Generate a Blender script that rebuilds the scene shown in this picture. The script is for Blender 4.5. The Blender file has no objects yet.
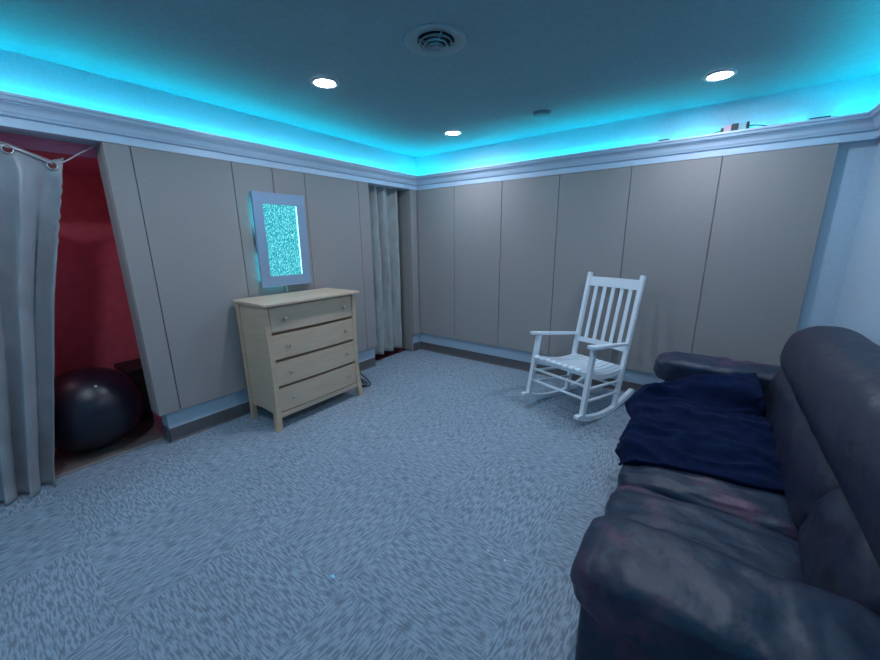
import bpy, bmesh, math, random
from mathutils import Vector, Matrix, noise
PI = math.pi
S = bpy.context.scene
COL = S.collection
random.seed(7)

# ------------------------------------------------------------------ camera
F = 366.8
YAW, PITCH, ROLL = 0.63497, 0.24052, -0.01074
CAM = Vector((3.0376, -3.6742, 1.4469))
fw = Vector((-math.sin(YAW) * math.cos(PITCH), math.cos(YAW) * math.cos(PITCH), -math.sin(PITCH)))
rt0 = Vector((math.cos(YAW), math.sin(YAW), 0))
up0 = rt0.cross(fw)
rt = math.cos(ROLL) * rt0 + math.sin(ROLL) * up0
up = -math.sin(ROLL) * rt0 + math.cos(ROLL) * up0
cd = bpy.data.cameras.new('camera')
cam = bpy.data.objects.new('camera', cd)
COL.objects.link(cam)
cd.sensor_width = 36.0
cd.sensor_fit = 'HORIZONTAL'
cd.lens = F / 880 * 36
cd.clip_start = 0.02
m = Matrix((rt, up, -fw)).transposed().to_4x4()
m.translation = CAM
cam.matrix_world = m
S.camera = cam

# ------------------------------------------------------------------ world, exposure
S.view_settings.view_transform = 'Standard'
S.view_settings.look = 'None'
S.view_settings.gamma = 1
S.view_settings.use_curve_mapping = False
S.view_settings.exposure = 0.0
w = bpy.data.worlds.new('world')
S.world = w
w.use_nodes = True
w.node_tree.nodes['Background'].inputs[0].default_value = (0, 0, 0, 1)
w.node_tree.nodes['Background'].inputs[1].default_value = 0.0

LED_COLOR = (0.0, 0.52, 0.62)
LED_POWER = 54.0
LAMP_COLOR = (0.83, 0.90, 1.08)
LAMP_POWER = 240.0
BUBBLE_POWER = 1.0


# ------------------------------------------------------------------ materials
def mat(name, color, rough=0.6, metal=0.0, spec=0.5, noise_amt=0.0, noise_scale=20.0, bump=0.0, bump_scale=80.0,
        stretch=None, coat=0.0, sheen=0.0):
    mt = bpy.data.materials.new(name)
    mt.use_nodes = True
    nt = mt.node_tree
    b = nt.nodes['Principled BSDF']
    b.inputs['Base Color'].default_value = (*color, 1)
    b.inputs['Roughness'].default_value = rough
    b.inputs['Metallic'].default_value = metal
    b.inputs['Specular IOR Level'].default_value = spec
    b.inputs['Coat Weight'].default_value = coat
    b.inputs['Sheen Weight'].default_value = sheen
    tc = nt.nodes.new('ShaderNodeTexCoord')
    src = tc.outputs['Object']
    if stretch:
        mp = nt.nodes.new('ShaderNodeMapping')
        mp.inputs['Scale'].default_value = stretch
        nt.links.new(src, mp.inputs['Vector'])
        src = mp.outputs['Vector']
    if noise_amt:
        n = nt.nodes.new('ShaderNodeTexNoise')
        n.inputs['Scale'].default_value = noise_scale
        n.inputs['Detail'].default_value = 5
        nt.links.new(src, n.inputs['Vector'])
        r = nt.nodes.new('ShaderNodeValToRGB')
        r.color_ramp.elements[0].position = 0.3
        r.color_ramp.elements[1].position = 0.7
        r.color_ramp.elements[0].color = (*[c * (1 - noise_amt) for c in color], 1)
        r.color_ramp.elements[1].color = (*[min(1, c * (1 + noise_amt)) for c in color], 1)
        nt.links.new(n.outputs['Fac'], r.inputs['Fac'])
        nt.links.new(r.outputs['Color'], b.inputs['Base Color'])
    if bump:
        n2 = nt.nodes.new('ShaderNodeTexNoise')
        n2.inputs['Scale'].default_value = bump_scale
        n2.inputs['Detail'].default_value = 4
        nt.links.new(src, n2.inputs['Vector'])
        bp = nt.nodes.new('ShaderNodeBump')
        bp.inputs['Strength'].default_value = bump
        bp.inputs['Distance'].default_value = 0.01
        nt.links.new(n2.outputs['Fac'], bp.inputs['Height'])
        nt.links.new(bp.outputs['Normal'], b.inputs['Normal'])
    return mt


def emit_mat(name, color, power):
    mt = bpy.data.materials.new(name)
    mt.use_nodes = True
    nt = mt.node_tree
    b = nt.nodes['Principled BSDF']
    b.inputs['Base Color'].default_value = (*color, 1)
    b.inputs['Emission Color'].default_value = (*color, 1)
    b.inputs['Emission Strength'].default_value = power
    return mt


M_wall = mat('painted_wall', (0.49, 0.62, 0.73), 0.8, noise_amt=0.05, noise_scale=60, bump=0.35, bump_scale=120)
M_coved = mat('cove_wall_paint', (0.62, 0.62, 0.62), 0.75, bump=0.1, bump_scale=90)
M_ceil = mat('ceiling_paint', (0.24, 0.38, 0.43), 0.85, noise_amt=0.06, noise_scale=35, bump=0.4, bump_scale=110)
M_crown = mat('crown_gloss_paint', (0.56, 0.70, 0.84), 0.35)
M_fabric = mat('panel_fabric', (0.36, 0.34, 0.33), 0.92, noise_amt=0.10, noise_scale=140, bump=0.35, bump_scale=420, sheen=0.15)
M_seam = mat('panel_side_fabric', (0.33, 0.33, 0.31), 0.95)
M_rubber = mat('baseboard_rubber', (0.13, 0.125, 0.13), 0.55, noise_amt=0.1, noise_scale=12)
M_redc = mat('lit_red_ceiling', (0.85, 0.22, 0.33), 0.7)  # lighter than the red walls: the ceiling's brighter light is painted into its colour
M_red = mat('red_paint', (0.72, 0.13, 0.185), 0.7, noise_amt=0.08, noise_scale=14)
M_tile = mat('threshold_tile', (0.20, 0.17, 0.16), 0.45, noise_amt=0.2, noise_scale=9)
M_grout = mat('tile_grout', (0.32, 0.30, 0.29), 0.8)
M_maple = mat('maple_veneer', (0.64, 0.48, 0.33), 0.42, noise_amt=0.07, noise_scale=7, stretch=(1.0, 0.5, 9), coat=0.1)
M_mapleh = mat('maple_horizontal_grain', (0.66, 0.50, 0.36), 0.45, noise_amt=0.07, noise_scale=7, stretch=(3, 0.6, 10), coat=0.1)
M_dark = mat('dark_gap', (0.05, 0.04, 0.03), 0.8)
M_nickel = mat('brushed_nickel', (0.55, 0.53, 0.5), 0.35, metal=0.9)
M_white = mat('white_chair_enamel', (0.82, 0.90, 0.96), 0.38)
M_ball = mat('ball_vinyl', (0.010, 0.009, 0.022), 0.36, spec=0.6)
M_black = mat('black_plastic', (0.015, 0.015, 0.017), 0.5)
M_satin = mat('grey_satin', (0.30, 0.32, 0.345), 0.38, noise_amt=0.08, noise_scale=10, bump=0.25, bump_scale=25, stretch=(1, 1, 0.35), sheen=0.3)
M_satin2 = mat('grey_satin_short', (0.36, 0.38, 0.37), 0.5, noise_amt=0.15, noise_scale=18, bump=0.25, bump_scale=25, stretch=(1, 1, 0.35), sheen=0.3)
M_blanket = mat('navy_knit', (0.0036, 0.0110, 0.046), 0.95, spec=0.15, noise_amt=0.2, noise_scale=30, bump=0.35, bump_scale=45)
M_plate = mat('off_white_plastic', (0.62, 0.62, 0.62), 0.4)
M_vent = mat('vent_enamel', (0.26, 0.38, 0.42), 0.35)
M_void = mat('duct_void', (0.01, 0.012, 0.015), 0.8)
M_frost = mat('frosted_frame', (0.30, 0.42, 0.58), 0.3, metal=0.15)
M_lint = mat('white_lint', (0.85, 0.88, 0.9), 0.8)
M_paper = mat('pale_blue_paper', (0.35, 0.75, 0.85), 0.7)
M_led = emit_mat('cyan_led', LED_COLOR, LED_POWER)
M_lamp = emit_mat('downlight_lens', LAMP_COLOR, LAMP_POWER)
M_back = emit_mat('frame_backlight', (0.05, 0.75, 0.85), 14.0)


def leather(name, base, worn, amount):
    mt = bpy.data.materials.new(name)
    mt.use_nodes = True
    nt = mt.node_tree
    b = nt.nodes['Principled BSDF']
    tc = nt.nodes.new('ShaderNodeTexCoord')
    n = nt.nodes.new('ShaderNodeTexNoise')
    n.inputs['Scale'].default_value = 4.2
    n.inputs['Detail'].default_value = 6
    n.inputs['Roughness'].default_value = 0.62
    nt.links.new(tc.outputs['Object'], n.inputs['Vector'])
    r = nt.nodes.new('ShaderNodeValToRGB')
    r.color_ramp.elements[0].position = 0.56 - amount
    r.color_ramp.elements[1].position = 0.70 - amount
    r.color_ramp.elements[0].color = (*base, 1)
    r.color_ramp.elements[1].color = (*worn, 1)
    nt.links.new(n.outputs['Fac'], r.inputs['Fac'])
    nt.links.new(r.outputs['Color'], b.inputs['Base Color'])
    b.inputs['Roughness'].default_value = 0.46
    b.inputs['Specular IOR Level'].default_value = 0.5
    v = nt.nodes.new('ShaderNodeTexVoronoi')
    v.inputs['Scale'].default_value = 260
    nt.links.new(tc.outputs['Object'], v.inputs['Vector'])
    n3 = nt.nodes.new('ShaderNodeTexNoise')
    n3.inputs['Scale'].default_value = 9
    n3.inputs['Detail'].default_value = 3
    nt.links.new(tc.outputs['Object'], n3.inputs['Vector'])
    b1 = nt.nodes.new('ShaderNodeBump')
    b1.inputs['Strength'].default_value = 0.12
    b1.inputs['Distance'].default_value = 0.002
    nt.links.new(v.outputs['Distance'], b1.inputs['Height'])
    b2 = nt.nodes.new('ShaderNodeBump')
    b2.inputs['Strength'].default_value = 0.35
    b2.inputs['Distance'].default_value = 0.03
    nt.links.new(n3.outputs['Fac'], b2.inputs['Height'])
    nt.links.new(b1.outputs['Normal'], b2.inputs['Normal'])
    nt.links.new(b2.outputs['Normal'], b.inputs['Normal'])
    return mt


M_leather = leather('worn_leather', (0.013, 0.026, 0.056), (0.12, 0.045, 0.092), 0.015)
M_leather2 = leather('back_leather', (0.017, 0.020, 0.042), (0.030, 0.025, 0.042), -0.05)


def carpet_material():
    mt = bpy.data.materials.new('carpet_tiles')
    mt.use_nodes = True
    nt = mt.node_tree
    L = nt.links.new
    b = nt.nodes['Principled BSDF']
    b.inputs['Roughness'].default_value = 0.95
    b.inputs['Specular IOR Level'].default_value = 0.15
    tc = nt.nodes.new('ShaderNodeTexCoord')
    sh = nt.nodes.new('ShaderNodeMapping')
    sh.inputs['Location'].default_value = (-2.555 + 61.61, 1.68 + 61, 0.3)
    L(tc.outputs['Object'], sh.inputs['Vector'])
    ck = nt.nodes.new('ShaderNodeTexChecker')
    ck.inputs['Scale'].default_value = 1 / 0.61
    ck.inputs['Color1'].default_value = (0, 0, 0, 1)
    ck.inputs['Color2'].default_value = (1, 1, 1, 1)
    L(sh.outputs['Vector'], ck.inputs['Vector'])

    def streak(scale, seed):
        # break up with slight domain warp
        wn = nt.nodes.new('ShaderNodeTexNoise')
        wn.inputs['Scale'].default_value = 14
        L(tc.outputs['Object'], wn.inputs['Vector'])
        vm = nt.nodes.new('ShaderNodeVectorMath')
        vm.operation = 'MULTIPLY_ADD'
        vm.inputs[1].default_value = (0.012, 0.012, 0)
        L(wn.outputs['Color'], vm.inputs[0])
        L(tc.outputs['Object'], vm.inputs[2])
        mp = nt.nodes.new('ShaderNodeMapping')
        mp.inputs['Scale'].default_value = scale
        mp.inputs['Location'].default_value = (seed, seed * 2, 0)
        L(vm.outputs[0], mp.inputs['Vector'])
        n = nt.nodes.new('ShaderNodeTexNoise')
        n.inputs['Scale'].default_value = 1.0
        n.inputs['Detail'].default_value = 3.0
        n.inputs['Roughness'].default_value = 0.55
        L(mp.outputs['Vector'], n.inputs['Vector'])
        return n.outputs['Fac']
    a = streak((20, 120, 1), 3.1)
    c = streak((120, 20, 1), 8.7)
    mx = nt.nodes.new('ShaderNodeMix')
    mx.data_type = 'FLOAT'
    L(ck.outputs['Fac'], mx.inputs[0])
    L(a, mx.inputs[2])
    L(c, mx.inputs[3])
    r = nt.nodes.new('ShaderNodeValToRGB')
    r.color_ramp.elements[0].position = 0.41
    r.color_ramp.elements[1].position = 0.57
    r.color_ramp.elements[0].color = (0.235, 0.295, 0.36, 1)
    r.color_ramp.elements[1].color = (0.43, 0.53, 0.63, 1)
    L(mx.outputs[0], r.inputs['Fac'])
    big = nt.nodes.new('ShaderNodeTexNoise')
    big.inputs['Scale'].default_value = 1.4
    L(tc.outputs['Object'], big.inputs['Vector'])
    mul = nt.nodes.new('ShaderNodeMix')
    mul.data_type = 'RGBA'
    mul.blend_type = 'MULTIPLY'
    mul.inputs[0].default_value = 0.22
    L(r.outputs['Color'], mul.inputs[6])
    L(big.outputs['Fac'], mul.inputs[7])
    L(mul.outputs[2], b.inputs['Base Color'])
    bp = nt.nodes.new('ShaderNodeBump')
    bp.inputs['Strength'].default_value = 0.5
    bp.inputs['Distance'].default_value = 0.006
    L(mx.outputs[0], bp.inputs['Height'])
    L(bp.outputs['Normal'], b.inputs['Normal'])
    return mt


M_carpet = carpet_material()


def bubble_material():
    mt = bpy.data.materials.new('lit_bubble_water')
    mt.use_nodes = True
    nt = mt.node_tree
    L = nt.links.new
    b = nt.nodes['Principled BSDF']
    b.inputs['Base Color'].default_value = (0.02, 0.15, 0.18, 1)
    b.inputs['Roughness'].default_value = 0.2
    tc = nt.nodes.new('ShaderNodeTexCoord')
    mp = nt.nodes.new('ShaderNodeMapping')
    mp.inputs['Scale'].default_value = (95, 95, 70)
    L(tc.outputs['Object'], mp.inputs['Vector'])
    v = nt.nodes.new('ShaderNodeTexVoronoi')
    v.feature = 'DISTANCE_TO_EDGE'
    v.inputs['Scale'].default_value = 1
    L(mp.outputs['Vector'], v.inputs['Vector'])
    mp2 = nt.nodes.new('ShaderNodeMapping')
    mp2.inputs['Scale'].default_value = (120, 120, 55)
    L(tc.outputs['Object'], mp2.inputs['Vector'])
    n = nt.nodes.new('ShaderNodeTexNoise')
    n.inputs['Scale'].default_value = 1
    n.inputs['Detail'].default_value = 2
    L(mp2.outputs['Vector'], n.inputs['Vector'])
    md = nt.nodes.new('ShaderNodeMath')
    md.operation = 'SUBTRACT'
    L(n.outputs['Fac'], md.inputs[0])
    L(v.outputs['Distance'], md.inputs[1])
    r = nt.nodes.new('ShaderNodeValToRGB')
    e = r.color_ramp.elements
    e[0].position = 0.30
    e[0].color = (0.010, 0.22, 0.30, 1)
    e[1].position = 0.52
    e[1].color = (0.26, 0.95, 0.95, 1)
    k = e.new(0.40)
    k.color = (0.02, 0.42, 0.52, 1)
    L(md.outputs[0], r.inputs['Fac'])
    L(r.outputs['Color'], b.inputs['Emission Color'])
    b.inputs['Emission Strength'].default_value = BUBBLE_POWER
    return mt


M_bubble = bubble_material()


# ------------------------------------------------------------------ mesh helpers
def link(name, bm, material, parent=None, smooth=False, mats=None):
    me = bpy.data.meshes.new(name)
    bmesh.ops.recalc_face_normals(bm, faces=bm.faces)
    bm.to_mesh(me)
    bm.free()
    for x in (mats or [material]):
        me.materials.append(x)
    if smooth:
        for p in me.polygons:
            p.use_smooth = True
    o = bpy.data.objects.new(name, me)
    COL.objects.link(o)
    if parent is not None:
        o.parent = parent
    return o


def tag(o, label=None, cat=None, group=None, kind=None):
    if label:
        o['label'] = label
    if cat:
        o['category'] = cat
    if group:
        o['group'] = group
    if kind:
        o['kind'] = kind
    return o


def empty(name, loc, rz, label, cat, group=None):
    o = bpy.data.objects.new(name, None)
    o.empty_display_size = 0.1
    COL.objects.link(o)
    o.location = loc
    o.rotation_euler = (0, 0, rz)
    return tag(o, label, cat, group)


def box(bm, x0, x1, y0, y1, z0, z1, bevel=0.0, seg=2, mtx=None, mi=0):
    r = bmesh.ops.create_cube(bm, size=1)
    vs = r['verts']
    for v in vs:
        v.co = Vector(((x0 + x1) / 2 + v.co.x * (x1 - x0), (y0 + y1) / 2 + v.co.y * (y1 - y0), (z0 + z1) / 2 + v.co.z * (z1 - z0)))
    fs = list({f for v in vs for f in v.link_faces})
    if bevel > 0:
        es = list({e for v in vs for e in v.link_edges})
        rr = bmesh.ops.bevel(bm, geom=es, offset=bevel, segments=seg, affect='EDGES', profile=0.6)
        vs = list({v for f in rr['faces'] for v in f.verts} | {v for v in vs if v.is_valid})
        fs = list({f for v in vs for f in v.link_faces})
    for f in fs:
        f.material_index = mi
    if mtx:
        bmesh.ops.transform(bm, matrix=mtx, verts=vs)
    return vs


def bar(bm, a, b, wx, wz, upv=(0, 0, 1), bevel=0.003, taper=1.0):
    """rectangular bar from a to b: wx across (side axis), wz along 'up'-ish axis"""
    a, b = Vector(a), Vector(b)
    d = (b - a).normalized()
    u = Vector(upv)
    s = d.cross(u)
    if s.length < 1e-4:
        s = Vector((1, 0, 0))
    s.normalize()
    t = s.cross(d)
    L_ = (b - a).length
    mt = Matrix((s, d, t)).transposed().to_4x4()
    mt.translation = (a + b) / 2
    vs = box(bm, -wx / 2, wx / 2, -L_ / 2, L_ / 2, -wz / 2, wz / 2, bevel)
    if taper != 1.0:
        for v in vs:
            k = (v.co.y / L_ + 0.5)
            q = 1 + (taper - 1) * k
            v.co.x *= q
            v.co.z *= q
    bmesh.ops.transform(bm, matrix=mt, verts=vs)
    return vs


def tube(bm, pts, r, n=8, caps=True):
    pts = [Vector(p) for p in pts]
    rings = []
    prev = None
    for i, p in enumerate(pts):
        d = (pts[min(i + 1, len(pts) - 1)] - pts[max(i - 1, 0)]).normalized()
        if prev is None:
            u = d.orthogonal().normalized()
        else:
            u = (prev - d * prev.dot(d)).normalized()
        prev = u
        v = d.cross(u)
        rr = r(i / (len(pts) - 1)) if callable(r) else r
        rings.append([bm.verts.new(p + u * math.cos(2 * PI * k / n) * rr + v * math.sin(2 * PI * k / n) * rr) for k in range(n)])
    for a, b in zip(rings, rings[1:]):
        for k in range(n):
            bm.faces.new((a[k], a[(k + 1) % n], b[(k + 1) % n], b[k]))
    if caps:
        bm.faces.new(rings[0][::-1])
        bm.faces.new(rings[-1])


def smoothpts(ctrl, n=8):
    P_ = [Vector(c) for c in ctrl]
    out = []
    for i in range(len(P_) - 1):
        p0, p1, p2, p3 = P_[max(i - 1, 0)], P_[i], P_[i + 1], P_[min(i + 2, len(P_) - 1)]
        for k in range(n):
            t = k / n
            out.append(0.5 * ((2 * p1) + (-p0 + p2) * t + (2 * p0 - 5 * p1 + 4 * p2 - p3) * t * t + (-p0 + 3 * p1 - 3 * p2 + p3) * t ** 3))
    out.append(P_[-1])
    return out


def lathe(bm, prof, n=32, c=(0, 0, 0), axis='z'):
    rings = []
    c = Vector(c)
    for (r, z) in prof:
        ring = []
        for k in range(n):
            a = 2 * PI * k / n
            if axis == 'z':
                p = Vector((r * math.cos(a), r * math.sin(a), z))
            else:
                p = Vector((z, r * math.cos(a), r * math.sin(a)))
            ring.append(bm.verts.new(c + p))
        rings.append(ring)
    for a, b in zip(rings, rings[1:]):
        for k in range(n):
            bm.faces.new((a[k], a[(k + 1) % n], b[(k + 1) % n], b[k]))
    return rings


def prism(bm, poly, lo, hi, axis):
    """poly: 2D points; axis 'x': (y,z), 'y': (x,z), 'z': (x,y)"""
    def P3(p, t):
        return {'x': (t, p[0], p[1]), 'y': (p[0], t, p[1]), 'z': (p[0], p[1], t)}[axis]
    a = [bm.verts.new(P3(p, lo)) for p in poly]
    b = [bm.verts.new(P3(p, hi)) for p in poly]
    n = len(poly)
    for k in range(n):
        bm.faces.new((a[k], a[(k + 1) % n], b[(k + 1) % n], b[k]))
    bm.faces.new(a[::-1])
    bm.faces.new(b)


def cushion(bm, c, h, k=5.0, cuts=22, fn=None, wr=0.0, wscale=(6, 6, 6), seed=0.0, ky=None, wr2=0.35):
    """soft rounded block centred at c with half sizes h; fn(u)->offset in unit coordinates"""
    r = bmesh.ops.create_cube(bm, size=2)
    es = list({e for v in r['verts'] for e in v.link_edges})
    bmesh.ops.subdivide_edges(bm, edges=es, cuts=cuts, use_grid_fill=True)
    vs = [v for v in bm.verts if v.tag is False]
    for v in vs:
        p = v.co.copy()
        if ky:
            p.y = math.copysign(1 - (1 - abs(p.y)) ** 1.9, p.y)
            n1 = max(1e-6, (abs(p.x) ** k + abs(p.z) ** k) ** (1 / k))
            # edges roll off along y only near the ends
            m1 = max(abs(p.x), abs(p.z))
            e_ = (max(0.0, 1 - abs(p.y) ** ky)) ** (1 / 2.2)
            if abs(p.y) < 0.9999:
                q = Vector((p.x / n1 * m1 * e_, p.y, p.z / n1 * m1 * e_))
            else:
                q = Vector((0, p.y, 0)) + Vector((p.x, 0, p.z)) * 0.02
        else:
            nrm = (abs(p.x) ** k + abs(p.y) ** k + abs(p.z) ** k) ** (1 / k)
            q = p / nrm
        u = q.copy()
        if fn:
            q = q + Vector(fn(u))
        w_ = Vector((c[0] + q.x * h[0], c[1] + q.y * h[1], c[2] + q.z * h[2]))
        if wr:
            s = Vector((w_.x * wscale[0] + seed, w_.y * wscale[1], w_.z * wscale[2]))
            nz = noise.noise(s) + 0.5 * noise.noise(s * 2.1) + wr2 * (0.5 - abs(noise.noise(s * 1.6 + Vector((9, 2, 4)))) * 2) 
            w_ += Vector((u.x * h[0], u.y * h[1], u.z * h[2])).normalized() * nz * wr
        v.co = w_
        v.tag = True
    return vs


# ------------------------------------------------------------------ room shell
XR, YB, YF, ZC, ZT = 3.787, 0.05, -4.30, 2.4215, 2.040
XL = -0.05
FR = -4.15          # far end of left opening
bm = bmesh.new()
box(bm, XL - 0.12, XR + 0.05, YF - 0.05, YB + 0.05, -0.06, 0)
tag(link('floor', bm, M_carpet), kind='structure')
bm = bmesh.new()
box(bm, XL - 0.15, XR + 0.15, YF - 0.15, YB + 0.15, ZC, ZC + 0.08)
tag(link('ceiling', bm, M_ceil), kind='structure')
# back wall and right wall, front wall behind the camera
bm = bmesh.new()
box(bm, XL - 0.15, XR + 0.15, YB, YB + 0.12, -0.06, ZC)
tag(link('wall_back', bm, M_wall), kind='structure')
bm = bmesh.new()
box(bm, XR, XR + 0.12, YF - 0.12, YB, -0.06, ZC)
tag(link('wall_right', bm, M_wall), kind='structure')
bm = bmesh.new()
box(bm, XL - 0.15, XR + 0.15, YF - 0.12, YF, -0.06, ZC)
tag(link('wall_front', bm, M_wall), kind='structure')
# left wall: two openings (with returns)
bm = bmesh.new()
box(bm, XL - 0.12, XL, YF, FR, -0.06, ZC)
box(bm, XL - 0.12, XL, -2.88, -0.79, -0.06, ZC)
box(bm, XL - 0.12, XL, -0.088, YB, -0.06, ZC)
box(bm, XL - 0.12, XL, FR, -2.88, ZT, ZC)
box(bm, XL - 0.12, XL, -0.79, -0.088, ZT, ZC)
tag(link('wall_left', bm, M_wall), kind='structure')

# big alcove shell (red)
AX = -1.02
AZ = 1.97
bm = bmesh.new()
box(bm, AX - 0.05, AX, FR - 0.1, -2.55, -0.06, AZ + 0.3)      # rear
box(bm, AX, XL - 0.121, -2.60, -2.55, -0.06, AZ + 0.3)          # side
box(bm, AX, XL - 0.121, FR - 0.1, FR - 0.05, -0.06, AZ + 0.3)
box(bm, XL - 0.135, XL - 0.121, -2.88, -2.60, -0.06, AZ + 0.3)  # red back of the stub wall
box(bm, AX + 0.0001, AX + 0.004, -3.226, -3.220, 0.0, AZ)
box(bm, -0.37, XL - 0.136, -2.880, -2.60, -0.06, AZ + 0.3)       # red inner pier
tag(link('wall_alcove', bm, M_red), kind='structure')
bm = bmesh.new()
box(bm, AX, XL - 0.121, FR - 0.05, -2.60, AZ, AZ + 0.05)
box(bm, XL - 0.14, XL - 0.122, FR - 0.05, -2.60, AZ + 0.051, ZC)
tag(link('ceiling_alcove', bm, M_redc), kind='structure')
bm = bmesh.new()
box(bm, AX, XL - 0.12, FR - 0.05, -2.60, -0.06, -0.002, mi=1)
for i in range(3):
    for j in range(6):
        x1 = XL - 0.122 - i * 0.305
        y1 = -2.605 - j * 0.305 + 0.11
        y1c = min(y1, -2.602)
        box(bm, max(x1 - 0.300, AX + .002), x1, max(y1 - 0.300, FR - 0.048), y1c, -0.004, 0.004, 0.0015, 1)
tag(link('floor_alcove', bm, M_tile, mats=[M_tile, M_grout]), kind='structure')
bm = bmesh.new()
box(bm, XL - 0.125, XL - 0.095, FR, -2.893, 0.0, 0.010, 0.003)
tag(link('trim_threshold', bm, M_grout), kind='structure')

# unseen ceiling lamp, added to brighten the inside of the red alcove
t = empty('alcove_fill_lamp', (-0.55, -3.75, AZ), 0, 'small round pink-white fill lamp, added unseen inside the red alcove behind the long curtain', 'ceiling light')
bm = bmesh.new()
lathe(bm, [(0.0005, 0), (0.07, 0), (0.07, -0.015), (0.05, -0.02)], 28)
link('base', bm, M_plate, t, True)
bm = bmesh.new()
lathe(bm, [(0.055, -0.016), (0.058, -0.04), (0.045, -0.07), (0.02, -0.085), (0.0005, -0.088)], 28)
link('globe', bm, emit_mat('alcove_fill_globe', (1.0, 0.75, 0.85), 18.0), t, True)

# small alcove shell behind the short curtain
bm = bmesh.new()
box(bm, -0.75, -0.70, -1.2, 0.05, -0.06, 2.3)
box(bm, -0.70, XL - 0.121, -0.099, -0.05, -0.06, 2.3)
box(bm, -0.70, XL - 0.121, -1.2, -1.15, -0.06, 2.3)
tag(link('wall_closet', bm, M_red), kind='structure')
bm = bmesh.new()
box(bm, -0.70, XL - 0.121, -1.15, -0.10, -0.06, -0.001)
tag(link('floor_closet', bm, mat('closet_red_floor', (0.13, 0.03, 0.035), 0.8)), kind='structure')
bm = bmesh.new()
box(bm, -0.70, XL - 0.121, -1.15, -0.10, 2.15, 2.2)
tag(link('ceiling_closet', bm, M_red), kind='structure')


# baseboards (rubber cove base with a little toe)
def base_profile():
    return [(0.0, 0.0), (0.014, 0.0), (0.010, 0.006), (0.005, 0.012), (0.004, 0.104), (0.0, 0.1056)]


bm = bmesh.new()
prism(bm, [(YB - d, z) for d, z in base_profile()], XL + 0.0, XR, 'x')
tag(link('baseboard_back', bm, M_rubber), kind='structure')
bm = bmesh.new()
prism(bm, [(XL + d, z) for d, z in base_profile()], -2.88, -0.79, 'y')
prism(bm, [(XL + d, z) for d, z in base_profile()], -0.088, YB - 0.015, 'y')
box(bm, XL - 0.11, XL + 0.0139, -2.896, -2.8925, 0, 0.1056)
tag(link('baseboard_left', bm, M_rubber), kind='structure')
bm = bmesh.new()
prism(bm, [(XR - d, z) for d, z in base_profile()], YF, YB - 0.015, 'y')
tag(link('baseboard_right', bm, M_rubber), kind='structure')

# crown moulding with the light ledge
CP = [(-0.05, ZT), (0.004, ZT), (0.004, 2.083), (-0.008, 2.086), (-0.008, 2.091), (0.010, 2.094), (0.014, 2.104), (0.020, 2.112),
      (0.022, 2.120), (0.028, 2.134), (0.038, 2.145), (0.048, 2.150), (0.044, 2.152), (0.044, 2.156), (0.056, 2.158), (0.062, 2.170),
      (0.060, 2.173), (0.060, 2.176), (0.070, 2.178), (0.070, 2.192), (0.060, 2.193), (0.058, 2.160), (-0.05, 2.160)]
x0i, x1i, y1i, y0i = 0.0, XR - 0.028, 0.0, YF + 0.05     # the plane from which d is measured


def crown(name, side):
    bm = bmesh.new()
    A, B = [], []
    for d, z in CP:
        if side == 'back':
            A.append((x0i + d, y1i - d, z)); B.append((x1i - d, y1i - d, z))
        if side == 'left':
            A.append((x0i + d, y0i + d, z)); B.append((x0i + d, y1i - d, z))
        if side == 'right':
            A.append((x1i - d, y0i + d, z)); B.append((x1i - d, y1i - d, z))
        if side == 'front':
            A.append((x0i + d, y0i + d, z)); B.append((x1i - d, y0i + d, z))
    a = [bm.verts.new(p) for p in A]
    b = [bm.verts.new(p) for p in B]
    n = len(a)
    for k in range(n):
        bm.faces.new((a[k], a[(k + 1) % n], b[(k + 1) % n], b[k]))
    bm.faces.new(a[::-1])
    bm.faces.new(b)
    tag(link(name, bm, M_crown), kind='structure')


crown('trim_back', 'back')
crown('trim_left', 'left')
crown('trim_right', 'right')
crown('trim_front', 'front')

# cyan light strips lying on the ledge
def led(segs, axis, const, label):
    bm = bmesh.new()
    for a, b in segs:
        if axis == 'x':
            box(bm, a, b, const - 0.006, const + 0.006, 2.1605, 2.170)
        else:
            box(bm, const - 0.006, const + 0.006, a, b, 2.1605, 2.170)
    tag(link('led_strip', bm, M_led), label, 'light strip', )


led([(YF + 0.1, -0.03)], 'y', -0.018, 'glowing cyan light strip hidden on the ledge above the left wall')
led([(0.0, 2.56), (2.64, 2.93), (3.12, 3.20), (3.30, 3.42), (3.54, XR - 0.03)], 'x', 0.018, 'glowing cyan light strip on the back wall ledge, broken by black connectors')
led([(YF + 0.1, -0.03)], 'y', XR - 0.032, 'glowing cyan light strip hidden on the ledge above the right wall')
led([(0.1, XR - 0.1)], 'x', YF + 0.032, 'glowing cyan light strip on the ledge above the wall behind the sofa end')

# connector bits sticking up from the cove
t = empty('led_connector', (3.0, 0.0, 2.19), 0, 'pair of pink and grey wire connectors with black ends poking above the crown moulding', 'connector')
M_pink = mat('pink_sleeve', (0.75, 0.45, 0.50), 0.5)
M_grey = mat('grey_sleeve', (0.38, 0.52, 0.55), 0.5)
dx = -3.0
def cpart(name, pts_x, mtl, rz=0.02):
    b_ = bmesh.new()
    box(b_, pts_x[0] - 3.0, pts_x[1] - 3.0, -0.012, 0.008, 0.0 , 0.056, 0.004)
    return link(name, b_, mtl, t)
cpart('pink_body', (2.970, 3.015), M_pink)
cpart('grey_body', (3.055, 3.100), M_grey)
b_ = bmesh.new(); box(b_, 0.015, 0.055, -0.014, 0.010, 0.004, 0.060, 0.004); link('black_coupling', b_, M_black, t)
b_ = bmesh.new(); box(b_, -0.047, -0.030, -0.010, 0.006, 0.004, 0.042, 0.004); link('end_cap', b_, M_black, t)
b_ = bmesh.new(); box(b_, 0.100, 0.117, -0.010, 0.006, 0.006, 0.062, 0.004); link('end_cap', b_, M_black, t)
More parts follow.
